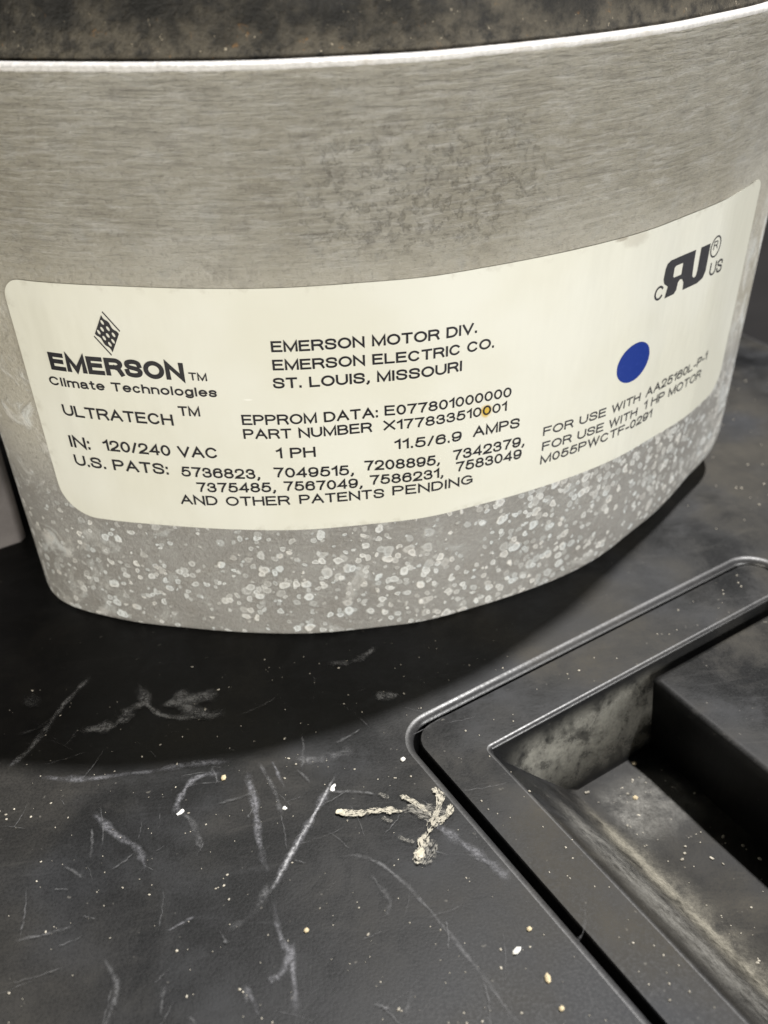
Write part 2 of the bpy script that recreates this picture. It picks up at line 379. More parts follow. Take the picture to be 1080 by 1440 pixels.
# one-stroke sans capitals, digits and the lower-case letters on the label: width, strokes (0..1 box)
GL = {
'A': (.72, [[(0, 0), (.5, 1), (1, 0)], [(.19, .36), (.81, .36)]]), 'B': (.62, [[(0, 0), (0, 1), (.6, 1)] + arc(.6, .765, .33, .235, 90, -90, 8) + [(0, .53)], [(.6, .53)] + arc(.63, .265, .37, .265, 90, -90, 8) + [(0, 0)]]),
'C': (.68, [arc(.5, .5, .5, .5, 38, 322, 22)]), 'D': (.66, [[(0, 0), (0, 1), (.45, 1)] + arc(.45, .5, .55, .5, 90, -90, 12) + [(0, 0)]]),
'E': (.58, [[(1, 0), (0, 0), (0, 1), (.96, 1)], [(0, .53), (.88, .53)]]), 'F': (.55, [[(0, 0), (0, 1), (1, 1)], [(0, .52), (.85, .52)]]),
'G': (.72, [arc(.5, .5, .5, .5, 40, 315, 20) + [(.97, .16), (.97, .47), (.55, .47)]]), 'H': (.64, [[(0, 0), (0, 1)], [(1, 0), (1, 1)], [(0, .53), (1, .53)]]),
'I': (.02, [[(.5, 0), (.5, 1)]]), 'L': (.54, [[(0, 1), (0, 0), (1, 0)]]), 'M': (.76, [[(0, 0), (0, 1), (.5, .04), (1, 1), (1, 0)]]), 'N': (.64, [[(0, 0), (0, 1), (1, 0), (1, 1)]]),
'O': (.74, [O_]), 'P': (.60, [[(0, 0), (0, 1), (.62, 1)] + arc(.62, .735, .38, .265, 90, -90, 9) + [(0, .47)]]),
'R': (.64, [[(0, 0), (0, 1), (.62, 1)] + arc(.62, .745, .36, .255, 90, -90, 9) + [(0, .49)], [(.55, .49), (.80, .38), (.90, .2), (1, 0)]]),
'S': (.62, [S_]), 'T': (.60, [[(0, 1), (1, 1)], [(.5, 1), (.5, 0)]]), 'U': (.64, [[(0, 1), (0, .38)] + arc(.5, .38, .5, .38, 180, 360, 14) + [(1, 1)]]),
'V': (.68, [[(0, 1), (.5, 0), (1, 1)]]), 'W': (.96, [[(0, 1), (.25, 0), (.5, 1), (.75, 0), (1, 1)]]), 'X': (.66, [[(0, 1), (1, 0)], [(0, 0), (1, 1)]]),
'0': (.50, [O_]), '1': (.24, [[(0, .76), (.5, .84), (1, 1), (1, 0)]]), '2': (.52, [spl([(.03, .70), (.12, .92), (.5, 1), (.88, .92), (.97, .70), (.85, .50), (.5, .28), (.12, .12), (0, 0)]) + [(1, 0)]]),
'3': (.50, [spl([(.04, .74), (.15, .93), (.48, 1), (.82, .92), (.90, .75), (.80, .58), (.40, .53)]), spl([(.40, .53), (.85, .48), (1, .28), (.85, .07), (.5, 0), (.12, .07), (0, .26)])]),
'4': (.54, [[(.78, 0), (.78, 1), (0, .27), (1, .27)]]), '5': (.52, [[(.92, 1), (.22, 1), (.08, .50)] + spl([(.12, .50), (.3, .62), (.55, .65), (.88, .56), (1, .33), (.88, .09), (.5, 0), (.12, .07), (0, .24)])]),
'6': (.52, [spl([(.95, .76), (.82, .95), (.52, 1), (.18, .90), (.02, .60), (.01, .35), (.10, .10), (.5, 0), (.88, .08), (1, .32), (.88, .56), (.52, .63), (.15, .54), (.02, .35)])]),
'7': (.50, [[(0, 1), (1, 1), (.70, .62), (.48, .30), (.40, 0)]]), '8': (.52, [arc(.5, .77, .42, .23, 90, 450, 20), arc(.5, .27, .5, .27, 90, 450, 22)]),
'9': (.52, [[(1 - x, 1 - y) for x, y in spl([(.95, .76), (.82, .95), (.52, 1), (.18, .90), (.02, .60), (.01, .35), (.10, .10), (.5, 0), (.88, .08), (1, .32), (.88, .56), (.52, .63), (.15, .54), (.02, .35)])]]),
'/': (.26, [[(0, 0), (1, 1)]]), '-': (.28, [[(0, .36), (1, .36)]]), '.': (.02, [[(.5, 0), (.5, .07)]]), ',': (.06, [[(1, .06), (1, -.04), (0, -.2)]]), ':': (.02, [[(.5, 0), (.5, .07)], [(.5, .62), (.5, .69)]]),
'l': (.02, [[(.5, 0), (.5, 1)]]), 'i': (.02, [[(.5, 0), (.5, .70)], [(.5, .92), (.5, 1)]]), 'h': (.44, [[(0, 0), (0, 1)], [(0, .48)] + arc(.5, .46, .5, .26, 160, 0, 9) + [(1, 0)]]),
'n': (.44, [[(0, 0), (0, .72)], [(0, .48)] + arc(.5, .46, .5, .26, 160, 0, 9) + [(1, 0)]]), 'm': (.78, [[(0, 0), (0, .72)], [(0, .50)] + arc(.25, .5, .25, .22, 160, 0, 8) + [(.5, 0)], [(.5, .50)] + arc(.75, .5, .25, .22, 160, 0, 8) + [(1, 0)]]),
'a': (.46, [spl([(.04, .52), (.15, .68), (.5, .73), (.82, .66), (.88, .50)]) + [(.88, .12), (1, 0)], spl([(.88, .43), (.5, .40), (.12, .33), (0, .17), (.14, .02), (.45, 0), (.78, .08), (.88, .22)])]),
't': (.26, [[(.45, .95), (.45, .14), (.65, .01), (1, .01)], [(0, .70), (1, .70)]]), 'e': (.48, [[(0, .38), (1, .38)] + arc(.5, .365, .5, .365, 5, 320, 20)]), 'c': (.44, [arc(.5, .365, .5, .365, 40, 320, 18)]),
'o': (.50, [arc(.5, .365, .5, .365, 90, 450, 22)]), 'g': (.46, [arc(.48, .365, .48, .365, 90, 450, 20), [(1, .72), (1, -.08)] + arc(.5, -.08, .5, .20, 0, -160, 9)]), 's': (.42, [[(x, y * .73) for x, y in S_]]),
}
def stroke_mesh(pts, hw):
    """mitred outline of a polyline: left and right point lists"""
    n = len(pts); closed = (pts[0] - pts[-1]).length < 1e-4; L = []; R = []
    for i, p in enumerate(pts):
        a = pts[i - 1] if i else (pts[-2] if closed else None); b = pts[i + 1] if i < n - 1 else (pts[1] if closed else None)
        d0 = (p - a).normalized() if a is not None else None; d1 = (b - p).normalized() if b is not None else None
        if d0 is None: d0 = d1
        if d1 is None: d1 = d0
        m = (d0 + d1); m = m.normalized() if m.length > .2 else d0
        nr = Vector((-m.y, m.x)); k = hw / max(.42, nr.dot(Vector((-d0.y, d0.x))))
        q = p.copy()
        if not closed and i == 0: q = p - d1 * hw * .9
        if not closed and i == n - 1: q = p + d0 * hw * .9
        L.append(q + nr * k); R.append(q - nr * k)
    return L, R
def printed(name, txt, s0, z0, s1, z1, h, bold=0, mat=None):
    hw = .086 + bold * 1.0; strokes = []; x = 0.0
    for ch in txt:
        if ch == ' ': x += .42; continue
        w, st = GL[ch]; w = w + .02; wi = max(w - 2 * hw * .0, .01)
        for q in st: strokes.append([(x + px * wi, hw + py * (1 - 2 * hw)) for px, py in q])
        x += w + .235 + (.05 if hw > .1 else 0)
    x0 = min(p[0] for q in strokes for p in q) - hw; x1 = max(p[0] for q in strokes for p in q) + hw
    kx = (s1 - s0) / h / (x1 - x0); bm = bmesh.new()
    for n_, q in enumerate(strokes):
        pts = [Vector(((a - x0) * kx, b)) for a, b in q]; pts = [p for k, p in enumerate(pts) if k == 0 or (p - pts[k - 1]).length > 1e-3]
        L, R = stroke_mesh(pts, hw); prev = None; off = OFF + .00012 * (n_ % 3)
        for l_, r_ in zip(L, R):
            cur = [bm.verts.new(wall(s0 + v.x * h, z0 + (z1 - z0) * v.x * h / (s1 - s0) + v.y * h, off)) for v in (r_, l_)]
            if prev: bm.faces.new((prev[0], cur[0], cur[1], prev[1]))
            prev = cur
    return link(name, bm, mat or M_INK, label, smooth=False)
def shape(name, outline, mat, holes=(), off=OFF):
    bm = bmesh.new(); loops = [outline] + list(holes); flat = [p for lp in loops for p in lp]
    vs_ = [bm.verts.new(wall(p[0], p[1], off)) for p in flat]
    for t in tessellate_polygon([[Vector((p[0], p[1], 0)) for p in lp] for lp in loops]):
        try: bm.faces.new([vs_[i] for i in t])
        except ValueError: pass
    return link(name, bm, mat, label, smooth=False)
TEXT = [
('EMERSON', 0.7718, 0.7381, 1.0728, 0.7327, 0.0423, 0.035) ,
('TM', 1.0808, 0.7347, 1.1195, 0.7334, 0.0185, 0) ,
('Climate Technologies', 0.7576, 0.6997, 1.1358, 0.6955, 0.0217, 0.008) ,
('ULTRATECH', 0.7729, 0.6252, 1.0299, 0.6207, 0.0282, 0) ,
('TM', 1.0446, 0.6466, 1.0926, 0.6472, 0.0239, 0) ,
('IN:', 0.7685, 0.5416, 0.8204, 0.5407, 0.0313, 0) ,
('120/240', 0.8521, 0.5434, 1.0101, 0.5403, 0.0285, 0) ,
('VAC', 1.0266, 0.5405, 1.1153, 0.5406, 0.0281, 0) ,
('U.S. PATS:', 0.769, 0.4924, 0.9966, 0.4897, 0.0294, 0) ,
('5736823,', 1.0259, 0.488, 1.2056, 0.4877, 0.0269, 0) ,
('EMERSON MOTOR DIV.', 1.2593, 0.801, 1.691, 0.7974, 0.0247, 0.006) ,
('EMERSON ELECTRIC CO.', 1.2585, 0.7593, 1.7332, 0.7543, 0.0245, 0.006) ,
('ST. LOUIS, MISSOURI', 1.2555, 0.7168, 1.6586, 0.7144, 0.0251, 0.006) ,
('EPPROM DATA:', 1.1805, 0.6281, 1.4721, 0.6294, 0.0254, 0) ,
('E077801000000', 1.4859, 0.6321, 1.7835, 0.6229, 0.0249, 0) ,
('PART NUMBER', 1.1798, 0.593, 1.4584, 0.5941, 0.025, 0) ,
('X177833510001', 1.4825, 0.5954, 1.774, 0.5885, 0.0245, 0) ,
('1 PH', 1.2458, 0.5426, 1.3329, 0.5426, 0.0267, 0) ,
('11.5/6.9', 1.5051, 0.5436, 1.6633, 0.5378, 0.026, 0) ,
('AMPS', 1.6903, 0.5392, 1.8108, 0.5352, 0.0267, 0) ,
('7049515,', 1.2363, 0.4924, 1.4139, 0.4868, 0.0265, 0) ,
('7208895,', 1.4375, 0.4946, 1.6104, 0.4863, 0.0266, 0) ,
('7342379,', 1.6418, 0.4887, 1.8279, 0.481, 0.0274, 0) ,
('7375485,', 1.056, 0.4472, 1.2374, 0.4528, 0.0264, 0) ,
('7567049,', 1.2553, 0.4555, 1.4318, 0.4499, 0.026, 0) ,
('7586231,', 1.4482, 0.4547, 1.6196, 0.4496, 0.0262, 0) ,
('7583049', 1.6497, 0.4551, 1.8222, 0.4474, 0.0269, 0) ,
('AND', 1.0114, 0.4099, 1.1003, 0.412, 0.0262, 0) ,
('OTHER', 1.1186, 0.4118, 1.2665, 0.4167, 0.0259, 0) ,
('PATENTS', 1.2866, 0.4179, 1.4807, 0.4159, 0.0256, 0) ,
('PENDING', 1.4984, 0.4197, 1.6949, 0.4119, 0.0258, 0) ,
('FOR USE WITH', 1.8772, 0.4925, 2.1933, 0.4885, 0.0278, 0) ,
('AA25160L-P-1', 2.2156, 0.4881, 2.5047, 0.4915, 0.0295, -0.006) ,
('FOR USE WITH', 1.878, 0.4507, 2.1896, 0.447, 0.0284, 0) ,
('1 HP MOTOR', 2.2153, 0.4513, 2.4834, 0.4469, 0.0301, -0.006) ,
('M055PWCTF-0291', 1.8764, 0.4127, 2.26, 0.4149, 0.029, 0) ,
('C', 2.183, 0.7537, 2.2167, 0.7525, 0.0361, -0.01) ,
('US', 2.4123, 0.752, 2.4797, 0.7464, 0.0352, -0.015) ,
('R', 2.4101, 0.8197, 2.4307, 0.8193, 0.0217, -0.02) ,
]
TEXT = [(t[0], t[1], t[2], t[3], t[4], t[5] * (.86 if t[1] > 1.85 and t[2] < .6 else 1), t[6]) for t in TEXT]
for t in TEXT: printed('printed_text', *t, mat=M_INKS if t[0] in ('C', 'US', 'R', 'AA25160L-P-1', '1 HP MOTOR', 'FOR USE WITH', 'M055PWCTF-0291') else None)

# helix-like diamond emblem above the company name
T0, R0_, B0, L0 = [Vector(p) for p in ((.9216, .8839), (.951, .8420), (.9197, .7835), (.891, .8254))]
def dia(p, q):                                                # p runs along the top-right edge, q towards the bottom-left one
    v = T0 + (R0_ - T0) * p + (L0 - T0) * q; return (v.x, v.y)
def para(p0, p1, q0, q1): return [dia(p0, q0), dia(p1, q0), dia(p1, q1), dia(p0, q1)]
shape('emblem_line', para(0, 1.0, 0, .045), M_INK); shape('emblem_line', para(0, 1, .955, 1.0), M_INK)
def oval(p, q, a, b): return [dia(p + a * math.cos(2 * math.pi * i / 16) , q + b * math.sin(2 * math.pi * i / 16)) for i in range(16)]
def lace(q0, q1): return [dia(p / 20, q0 + .03 * math.sin(p / 20 * 12)) for p in range(21)] + [dia(p / 20, q1 + .03 * math.sin(p / 20 * 12 + 1)) for p in range(20, -1, -1)]
shape('emblem_lattice', lace(.15, .85), M_INK, [oval(p, q, .105, .052) for q, ps in ((.32, (.15, .47, .79)), (.52, (.24, .56, .86)), (.71, (.14, .45, .77))) for p in ps], off=OFF + .0001)

# recognised component mark
UL = [(2.3293, 0.8425), (2.2919, 0.8427), (2.2400, 0.8426), (2.2275, 0.8375), (2.2225, 0.8260), (2.221, 0.8012), (2.2265, 0.7890), (2.2439, 0.7778), (2.2376, 0.7501), (2.2750, 0.7501), (2.2830, 0.7580), (2.2848, 0.7768), (2.2919, 0.7823), (2.3010, 0.7802), (2.3090, 0.7697), (2.3110, 0.7501), (2.3700, 0.7501), (2.3930, 0.7570), (2.4015, 0.7733), (2.4015, 0.8422), (2.3615, 0.8422), (2.3620, 0.7849), (2.3600, 0.7724), (2.3520, 0.7690), (2.3430, 0.7764), (2.3400, 0.8139), (2.3395, .8425)]
UL = [(a - .0095, b) for a, b in UL]
shape('component_mark', UL, M_INKS, [[(a - .0095, b) for a, b in q] for q in [[(2.2940, 0.8225), (2.2660, 0.8235), (2.2600, 0.8190), (2.2600, 0.7985), (2.2640, 0.7940), (2.2940, 0.7938)]]])
def ell(cx, cz, a, b, n=40): return [(cx + a * math.cos(2 * math.pi * i / n), cz + b * math.sin(2 * math.pi * i / n)) for i in range(n)]
shape('registered_ring', ell(2.4215, .8262, .0245, .0275), M_INKS, [ell(2.4215, .8262, .0205, .0235)])
bm = bmesh.new(); prev = None; cx_, cz_ = 2.1435, .6110
for k in range(9):
    ring = [bm.verts.new(wall(cx_ + (.0585 * k / 8 + (.0006 if k == 8 else 0) * noise.noise(Vector((i * .7, 0, 0)))) * math.cos(math.pi * i / 32), cz_ + (.0515 * k / 8 + (.001 if k == 8 else 0) * noise.noise(Vector((i * .7, 5, 0)))) * math.sin(math.pi * i / 32), OFF)) for i in range(64)] if k else None
    if k == 1:
        c0 = bm.verts.new(wall(cx_, cz_, OFF))
        for i in range(64): bm.faces.new((c0, ring[i], ring[(i + 1) % 64]))
    if k > 1:
        for i in range(64): bm.faces.new((prev[i], ring[i], ring[(i + 1) % 64], prev[(i + 1) % 64]))
    prev = ring
link('blue_dot', bm, M_BLUE, label, smooth=False)

# ------------------------------------------------------------------ black plastic lid
U_, W_ = Vector((.908, .419)), Vector((.419, -.908))
def P(u, w, z): q = U_ * u + W_ * w; return Vector((q.x, q.y, z)) * S
def rrect(u0, u1, w0, w1, r, n=10):
    pts = []
    for cu, cw, a0 in ((u1 - r, w1 - r, 0), (u0 + r, w1 - r, 90), (u0 + r, w0 + r, 180), (u1 - r, w0 + r, 270)):
        for k in range(n + 1):
            a = math.radians(a0 + 90 * k / n); pts.append((cu + r * math.cos(a), cw + r * math.sin(a)))
    return pts
def rings_mesh(bm, specs, cap=False):
    """specs: (u0,u1,w0,w1,r,z) rings of equal count joined by quads"""
    prev = None; first = None
    for (u0, u1, w0, w1, r, z) in specs:
        ring = [bm.verts.new(P(u, w, z)) for u, w in rrect(u0, u1, w0, w1, r)]
        if prev:
            n = len(ring)
            for i in range(n): bm.faces.new((prev[i], prev[(i + 1) % n], ring[(i + 1) % n], ring[i]))
        else: first = ring
        prev = ring
    if cap: bm.faces.new(prev)
    return first, prev
lid = empty('toolbox_lid', (0, 0, 0), 'scratched dusty black plastic lid under the motor, with a recessed tray panel in it', 'lid', kind='structure')
HU0, HU1, HW0, HW1 = -.583, .592, .992, 2.6
bm = bmesh.new()
rim_out = [(-4, 1.70, -4, 4, .10, 0)]
# top sheet: outer edge rounded off and dropping, hole edge rounded into the panel well
a, b = rings_mesh(bm, [(-4, 1.76, -4, 4, .10, -.6), (-4, 1.76, -4, 4, .10, -.07), (-4, 1.754, -4, 4, .10, -.035), (-4, 1.735, -4, 4, .10, -.010), (-4, 1.70, -4, 4, .10, 0)])
e = .019
def arc_ring(u0, u1, w0, w1, r, z0, f, n=6):
    """rings of an edge that rounds over from a flat top down into a well"""
    out = []
    for k in range(n + 1):
        a = math.radians(90 * k / n); o_ = f * (1 - math.sin(a)); out.append((u0 - o_, u1 + o_, w0 - o_, w1 + o_, r + o_, z0 - f * (1 - math.cos(a))))
    return out
hole = arc_ring(HU0, HU1, HW0, HW1, .072, 0, e) + [(HU0, HU1, HW0, HW1, .072, -.4)]
c, d = rings_mesh(bm, hole)
def edges_of(ring): return [bm.edges.get((ring[i], ring[(i + 1) % len(ring)])) for i in range(len(ring))]
bmesh.ops.triangle_fill(bm, use_beauty=True, edges=edges_of(b) + edges_of(c))
bmesh.ops.recalc_face_normals(bm, faces=bm.faces)
def gloss_edges(o, zmin, inner=False, lo=.20, hi=.995):
    o.data.materials.append(M_EDGE)
    for p in o.data.polygons:
        q = p.center / S; u = q.x * U_.x + q.y * U_.y; w = q.x * W_.x + q.y * W_.y
        if lo < p.normal.z < hi and q.z > zmin and (not inner or (u > HU0 + .05 and w > HW0 + .04)): p.material_index = 1
def sharp_smooth(o, deg=40):
    me = o.data
    for p in me.polygons: p.use_smooth = True
    try: me.set_sharp_from_angle(angle=math.radians(deg))
    except Exception: pass
o = link('lid_top', bm, M_PL, lid)
sharp_smooth(o, 45); gloss_edges(o, -.05)
# tray panel set in the well: a groove along its left side, flush against the far side
PZ = -.015; g = .020
IU0, IU1, IW0 = -.437, .52, 1.133
bm = bmesh.new()
pan = [(HU0 + g, HU1 - .004, HW0 + .003, HW1 - .004, .060, -.35), (HU0 + g, HU1 - .004, HW0 + .003, HW1 - .004, .060, PZ - .006), (HU0 + g + .004, HU1 - .006, HW0 + .005, HW1 - .006, .058, PZ)]
b0, b1 = rings_mesh(bm, pan)
f = .010
FZ = -.27
inn = arc_ring(IU0, IU1, IW0, HW1 - .16, .008, PZ, .011) + [(IU0 + .003, IU1 - .002, IW0 + .002, HW1 - .162, .008, PZ - .022),
       (-.225, IU1 - .01, 1.176, HW1 - .2, .010, FZ + .012), (-.205, IU1 - .02, 1.184, HW1 - .21, .012, FZ)]
c0, c1 = rings_mesh(bm, inn, cap=True)
def edges_of2(bm, ring): return [bm.edges.get((ring[i], ring[(i + 1) % len(ring)])) for i in range(len(ring))]
bmesh.ops.triangle_fill(bm, use_beauty=True, edges=edges_of2(bm, b1) + edges_of2(bm, c0))
bmesh.ops.recalc_face_normals(bm, faces=bm.faces)
o = link('tray_panel', bm, M_PL_TRAY, lid); sharp_smooth(o, 45); gloss_edges(o, -.04, True)
# raised block inside the recess
bm = bmesh.new(); BZ = -.047
blk = [(.052, IU1 - .026, 1.178, HW1 - .24, .012, FZ - .002)]
for k in range(6):
    a = math.radians(18 * k); i_ = .014 * (1 - math.cos(a)); blk.append((.049 + i_, IU1 - .014 - i_, 1.152 + i_, HW1 - .24 - i_, .014, BZ - .014 + .014 * math.sin(a)))
rings_mesh(bm, blk, cap=True); bmesh.ops.recalc_face_normals(bm, faces=bm.faces)
o = link('raised_block', bm, M_PL_TRAY, lid); sharp_smooth(o, 45)

# ------------------------------------------------------------------ what lies beyond the lid
bm = bmesh.new(); bmesh.ops.create_grid(bm, x_segments=2, y_segments=2, size=60 * S)
for v in bm.verts: v.co.z = -1.2 * S
link('floor', bm, mat_plain('dark_floor', (.012, .011, .011), .8, .2, nscale=2), None, False, kind='structure')
# grey box standing on the lid behind the motor's left side
bm = bmesh.new()
rings_mesh(bm, [(-2.0, -1.085, -1.3, -.240, .03, .001), (-2.0, -1.085, -1.3, -.240, .03, .74), (-1.995, -1.090, -1.295, -.245, .026, .757), (-1.98, -1.105, -1.28, -.260, .02, .765)], cap=True)
bmesh.ops.recalc_face_normals(bm, faces=bm.faces)
o = link('grey_box', bm, mat_plain('dusty_grey_metal', (.25, .232, .235), .6, .3, 0, 5, .3), None, label='grey metal box at the left edge, just behind the motor', cat='box'); sharp_smooth(o)

# ------------------------------------------------------------------ scuffs, paint and dust on the lid
def ribbon(name, pts, width, mat, z=.0012, parent=lid, jit=.0025, taper=True):
    """strip along a smoothed polyline"""
    P3 = [Vector(p) for p in pts]; path = []
    ext = [P3[0] * 2 - P3[1]] + P3 + [P3[-1] * 2 - P3[-2]]
    for k in range(1, len(ext) - 2):
        for j in range(8):
            u = j / 8; p0, p1, p2, p3 = ext[k - 1:k + 3]
            path.append(.5 * (2 * p1 + (p2 - p0) * u + (2 * p0 - 5 * p1 + 4 * p2 - p3) * u * u + (3 * p1 - p0 - 3 * p2 + p3) * u ** 3))
    path.append(P3[-1]); seed = random.random() * 90
    bm = bmesh.new(); uvl = bm.loops.layers.uv.new('UVMap'); prev = None; n = len(path)
    for i, p in enumerate(path):
        d = (path[min(i + 1, n - 1)] - path[max(i - 1, 0)]).normalized(); nr = Vector((-d.y, d.x))
        p = p + nr * jit * noise.noise(Vector((i * .5, seed, 0)))
        w = width * (.7 + .6 * noise.noise(Vector((i * .35, seed, 7))) ) 
        cur = [(bm.verts.new(Vector((p.x + nr.x * w * v, p.y + nr.y * w * v, z)) * S), (i / (n - 1), v)) for v in (-1, 0, 1)]
        if prev:
            for k in (0, 1):
                q = (prev[k], cur[k], cur[k + 1], prev[k + 1]); fc = bm.faces.new([x for x, _ in q])
                for lp, (_, c_) in zip(fc.loops, q): lp[uvl].uv = c_
        prev = cur
    bmesh.ops.recalc_face_normals(bm, faces=bm.faces)
    return link(name, bm, mat, parent, smooth=True)
M_SC1 = mat_mark('scuff_pale', (.30, .30, .32), .5, .30, alpha=.62)
M_SC2 = mat_mark('scuff_faint', (.26, .26, .265), .5, .32, alpha=.48)
M_SC3 = mat_mark('scuff_bright', (.50, .50, .51), .46, .3, alpha=.9)  # paler copy, mainly for scuffs in the motor's shadow, brightened against the shade
SCR = [
([(-0.988, -1.113), (-0.943, -1.058), (-0.882, -0.924), (-0.833, -0.847)], .012, 3),
([(-0.929, -1.148), (-0.828, -1.17), (-0.705, -1.173), (-0.598, -1.166), (-0.489, -1.171)], .012, 1),
([(-0.616, -1.305), (-0.603, -1.251), (-0.574, -1.208), (-0.513, -1.198)], .011, 1),
([(-0.787, -1.26), (-0.73, -1.331), (-0.684, -1.373), (-0.666, -1.425)], .013, 1),
([(-0.466, -1.201), (-0.449, -1.294), (-0.44, -1.402), (-0.425, -1.47)], .014, 1),
([(-0.276, -1.254), (-0.33, -1.349), (-0.378, -1.428), (-0.427, -1.517)], .013, 1),
([(-0.27, -1.240), (-0.33, -1.349), (-0.378, -1.428), (-0.427, -1.517)], .006, 3),
([(-0.426, -1.486), (-0.452, -1.543), (-0.506, -1.579)], .012, 2),
([(-0.42, -1.525), (-0.408, -1.608), (-0.391, -1.653), (-0.388, -1.769)], .013, 1),
([(-0.437, -1.686), (-0.411, -1.676), (-0.382, -1.619)], .012, 1),
([(-0.287, -1.447), (-0.225, -1.465), (-0.164, -1.533), (-0.111, -1.624), (-0.055, -1.736), (0.0, -1.86)], .007, 2),
([(-0.475, -1.687), (-0.451, -1.747)], .007, 1), ([(-0.616, -1.666), (-0.622, -1.722)], .006, 2),
([(-0.439, -1.179), (-0.407, -1.263), (-0.392, -1.339)], .010, 2), ([(-0.408, -1.184), (-0.384, -1.266)], .006, 1),
([(-0.097, -1.385), (-0.049, -1.445), (0.009, -1.512), (0.041, -1.557)], .018, 1),
([(-0.718, -0.89), (-0.678, -0.991), (-0.603, -1.026), (-0.505, -1.025)], .018, 3),
([(-0.989, -1.019), (-0.929, -0.996), (-0.846, -0.882)], .008, 2),
([(-0.261, -0.902), (-0.191, -0.901), (-0.132, -0.859)], .014, 3),
([(-0.566, -1.541), (-0.618, -1.562)], .005, 1), ([(-0.183, -1.737), (-0.203, -1.784)], .006, 2),
([(-0.72, -0.984), (-0.765, -1.022), (-0.844, -1.031)], .020, 3),
([(-0.603, -1.29), (-0.57, -1.34), (-0.56, -1.40)], .010, 2), ([(-.73, -1.60), (-.70, -1.66), (-.72, -1.74)], .009, 2),
([(-.62, -.93), (-.60, -.99), (-.55, -1.03)], .03, 3), ([(-.66, -.98), (-.60, -.97), (-.52, -.96)], .022, 3), ([(-.98, -.93), (-.95, -.90)], .03, 2), ([(-.75, -.99), (-.69, -.96)], .02, 3),
([(-.16, -1.03), (-.10, -1.035)], .02, 3), ([(-.36, -1.19), (-.30, -1.20), (-.22, -1.18)], .02, 2),
([(-.23, -1.50), (-.20, -1.56), (-.21, -1.60)], .008, 2),
]
for i, (pts, wd, k) in enumerate(SCR): ribbon('scuff_mark', pts, wd * 1.15, (M_SC1, M_SC1, M_SC2, M_SC3)[k], z=.0010 + .0001 * i)
M_SC4 = M_SC2
ribbon('scuff_mark', [(.118, -1.700), (.150, -1.668), (.168, -1.62)], .005, M_SC2, z=PZ + .001)
# random short hairline scratches
for i in range(95):
    x, y = random.uniform(-1.0, .0), random.uniform(-1.85, -1.0)
    a = random.uniform(0, math.pi); L = random.uniform(.02, .12)
    ribbon('hairline_scratch', [(x, y), (x + L * .5 * math.cos(a), y + L * .5 * math.sin(a)), (x + L * math.cos(a + .06), y + L * math.sin(a + .06))], random.choice((.0012, .0016, .002, .003, .006)), M_SC2, z=.0038 + .000015 * i)

# cream paint smear: lumpy raised strokes
M_PAINT = mat_plain('dried_cream_paint', (.50, .46, .36), .75, .3, nscale=70, var=.35)
def smear(name, pts, width, hgt, z0=.0005, mat=None, parent=lid, rag=.9):
    P3 = [Vector(p) for p in pts]; L = sum((b_ - a_).length for a_, b_ in zip(P3, P3[1:])); n = max(6, int(L / .0035)); bm = bmesh.new(); prev = None; seed = random.random() * 99
    for i in range(n + 1):
        t = i / n * L; k = 0
        while k < len(P3) - 2 and t > (P3[k + 1] - P3[k]).length: t -= (P3[k + 1] - P3[k]).length; k += 1
        d = (P3[k + 1] - P3[k]); p = P3[k] + d.normalized() * t; nr = Vector((-d.y, d.x)).normalized()
        endf = min(1, 4 * min(i + .4, n - i + .4) / n) ** .5
        cur = []
        for j in range(7):
            v = -1 + 2 * j / 6
            w = width * endf * (1 + rag * noise.noise(Vector((i * .45, seed, v * .8 + 3))))
            h = hgt * (1 - v * v) * (1 + .9 * noise.noise(Vector((i * .6, v * 2.2, seed)))) * endf
            cur.append(bm.verts.new(Vector((p.x + nr.x * w * v, p.y + nr.y * w * v, z0 + max(h, -.0015))) * S))
        if prev:
            for j in range(6): bm.faces.new((prev[j], cur[j], cur[j + 1], prev[j + 1]))
        prev = cur
    bmesh.ops.recalc_face_normals(bm, faces=bm.faces)
    return link(name, bm, mat or M_PAINT, parent, smooth=True)
M_DRY = mat_mark('dry_cream_smear', (.58, .54, .44), .515, .10, alpha=.9, rough=.8, fibre=(9, 3.2, 1))
M_DRY2 = mat_mark('thin_cream_smear', (.42, .40, .35), .54, .14, alpha=.65, rough=.8, fibre=(6, 6, 1))
PAINT = (([(-0.285, -1.345), (-0.241, -1.355), (-0.205, -1.356)], .016, 1), ([(-0.225, -1.352), (-0.18, -1.357), (-0.140, -1.366)], .012, 1),
         ([(-0.074, -1.310), (-0.060, -1.340), (-0.079, -1.388), (-0.104, -1.432)], .017, 1), ([(-.100, -1.418), (-.122, -1.462), (-0.136, -1.497)], .024, 1),
         ([(-0.038, -1.360), (-0.056, -1.391), (-0.090, -1.405)], .015, 1), ([(-0.146, -1.320), (-0.113, -1.35), (-0.084, -1.388)], .012, 1),
         ([(-0.189, -1.310), (-0.166, -1.328)], .011, 0), ([(-0.19, -1.373), (-0.168, -1.389)], .010, 0), ([(-.135, -1.352), (-.10, -1.385), (-.07, -1.40)], .020, 0),
         ([(-.150, -1.36), (-.10, -1.365), (-.05, -1.385)], .030, 0), ([(-.165, -1.425), (-.13, -1.445)], .009, 0), ([(-.09, -1.44), (-.125, -1.50)], .034, 0))
for k_, (pts, wd, full) in enumerate(PAINT): ribbon('paint_smear', pts, wd, M_DRY if full else M_DRY2, z=.0056 + .00004 * k_, jit=.0015)
for pts, wd in (([(-0.281, -1.345), (-0.262, -1.351)], .006), ([(-0.118, -1.460), (-0.128, -1.480)], .007)):
    smear('paint_crust', pts, wd, .002, z0=.0055)
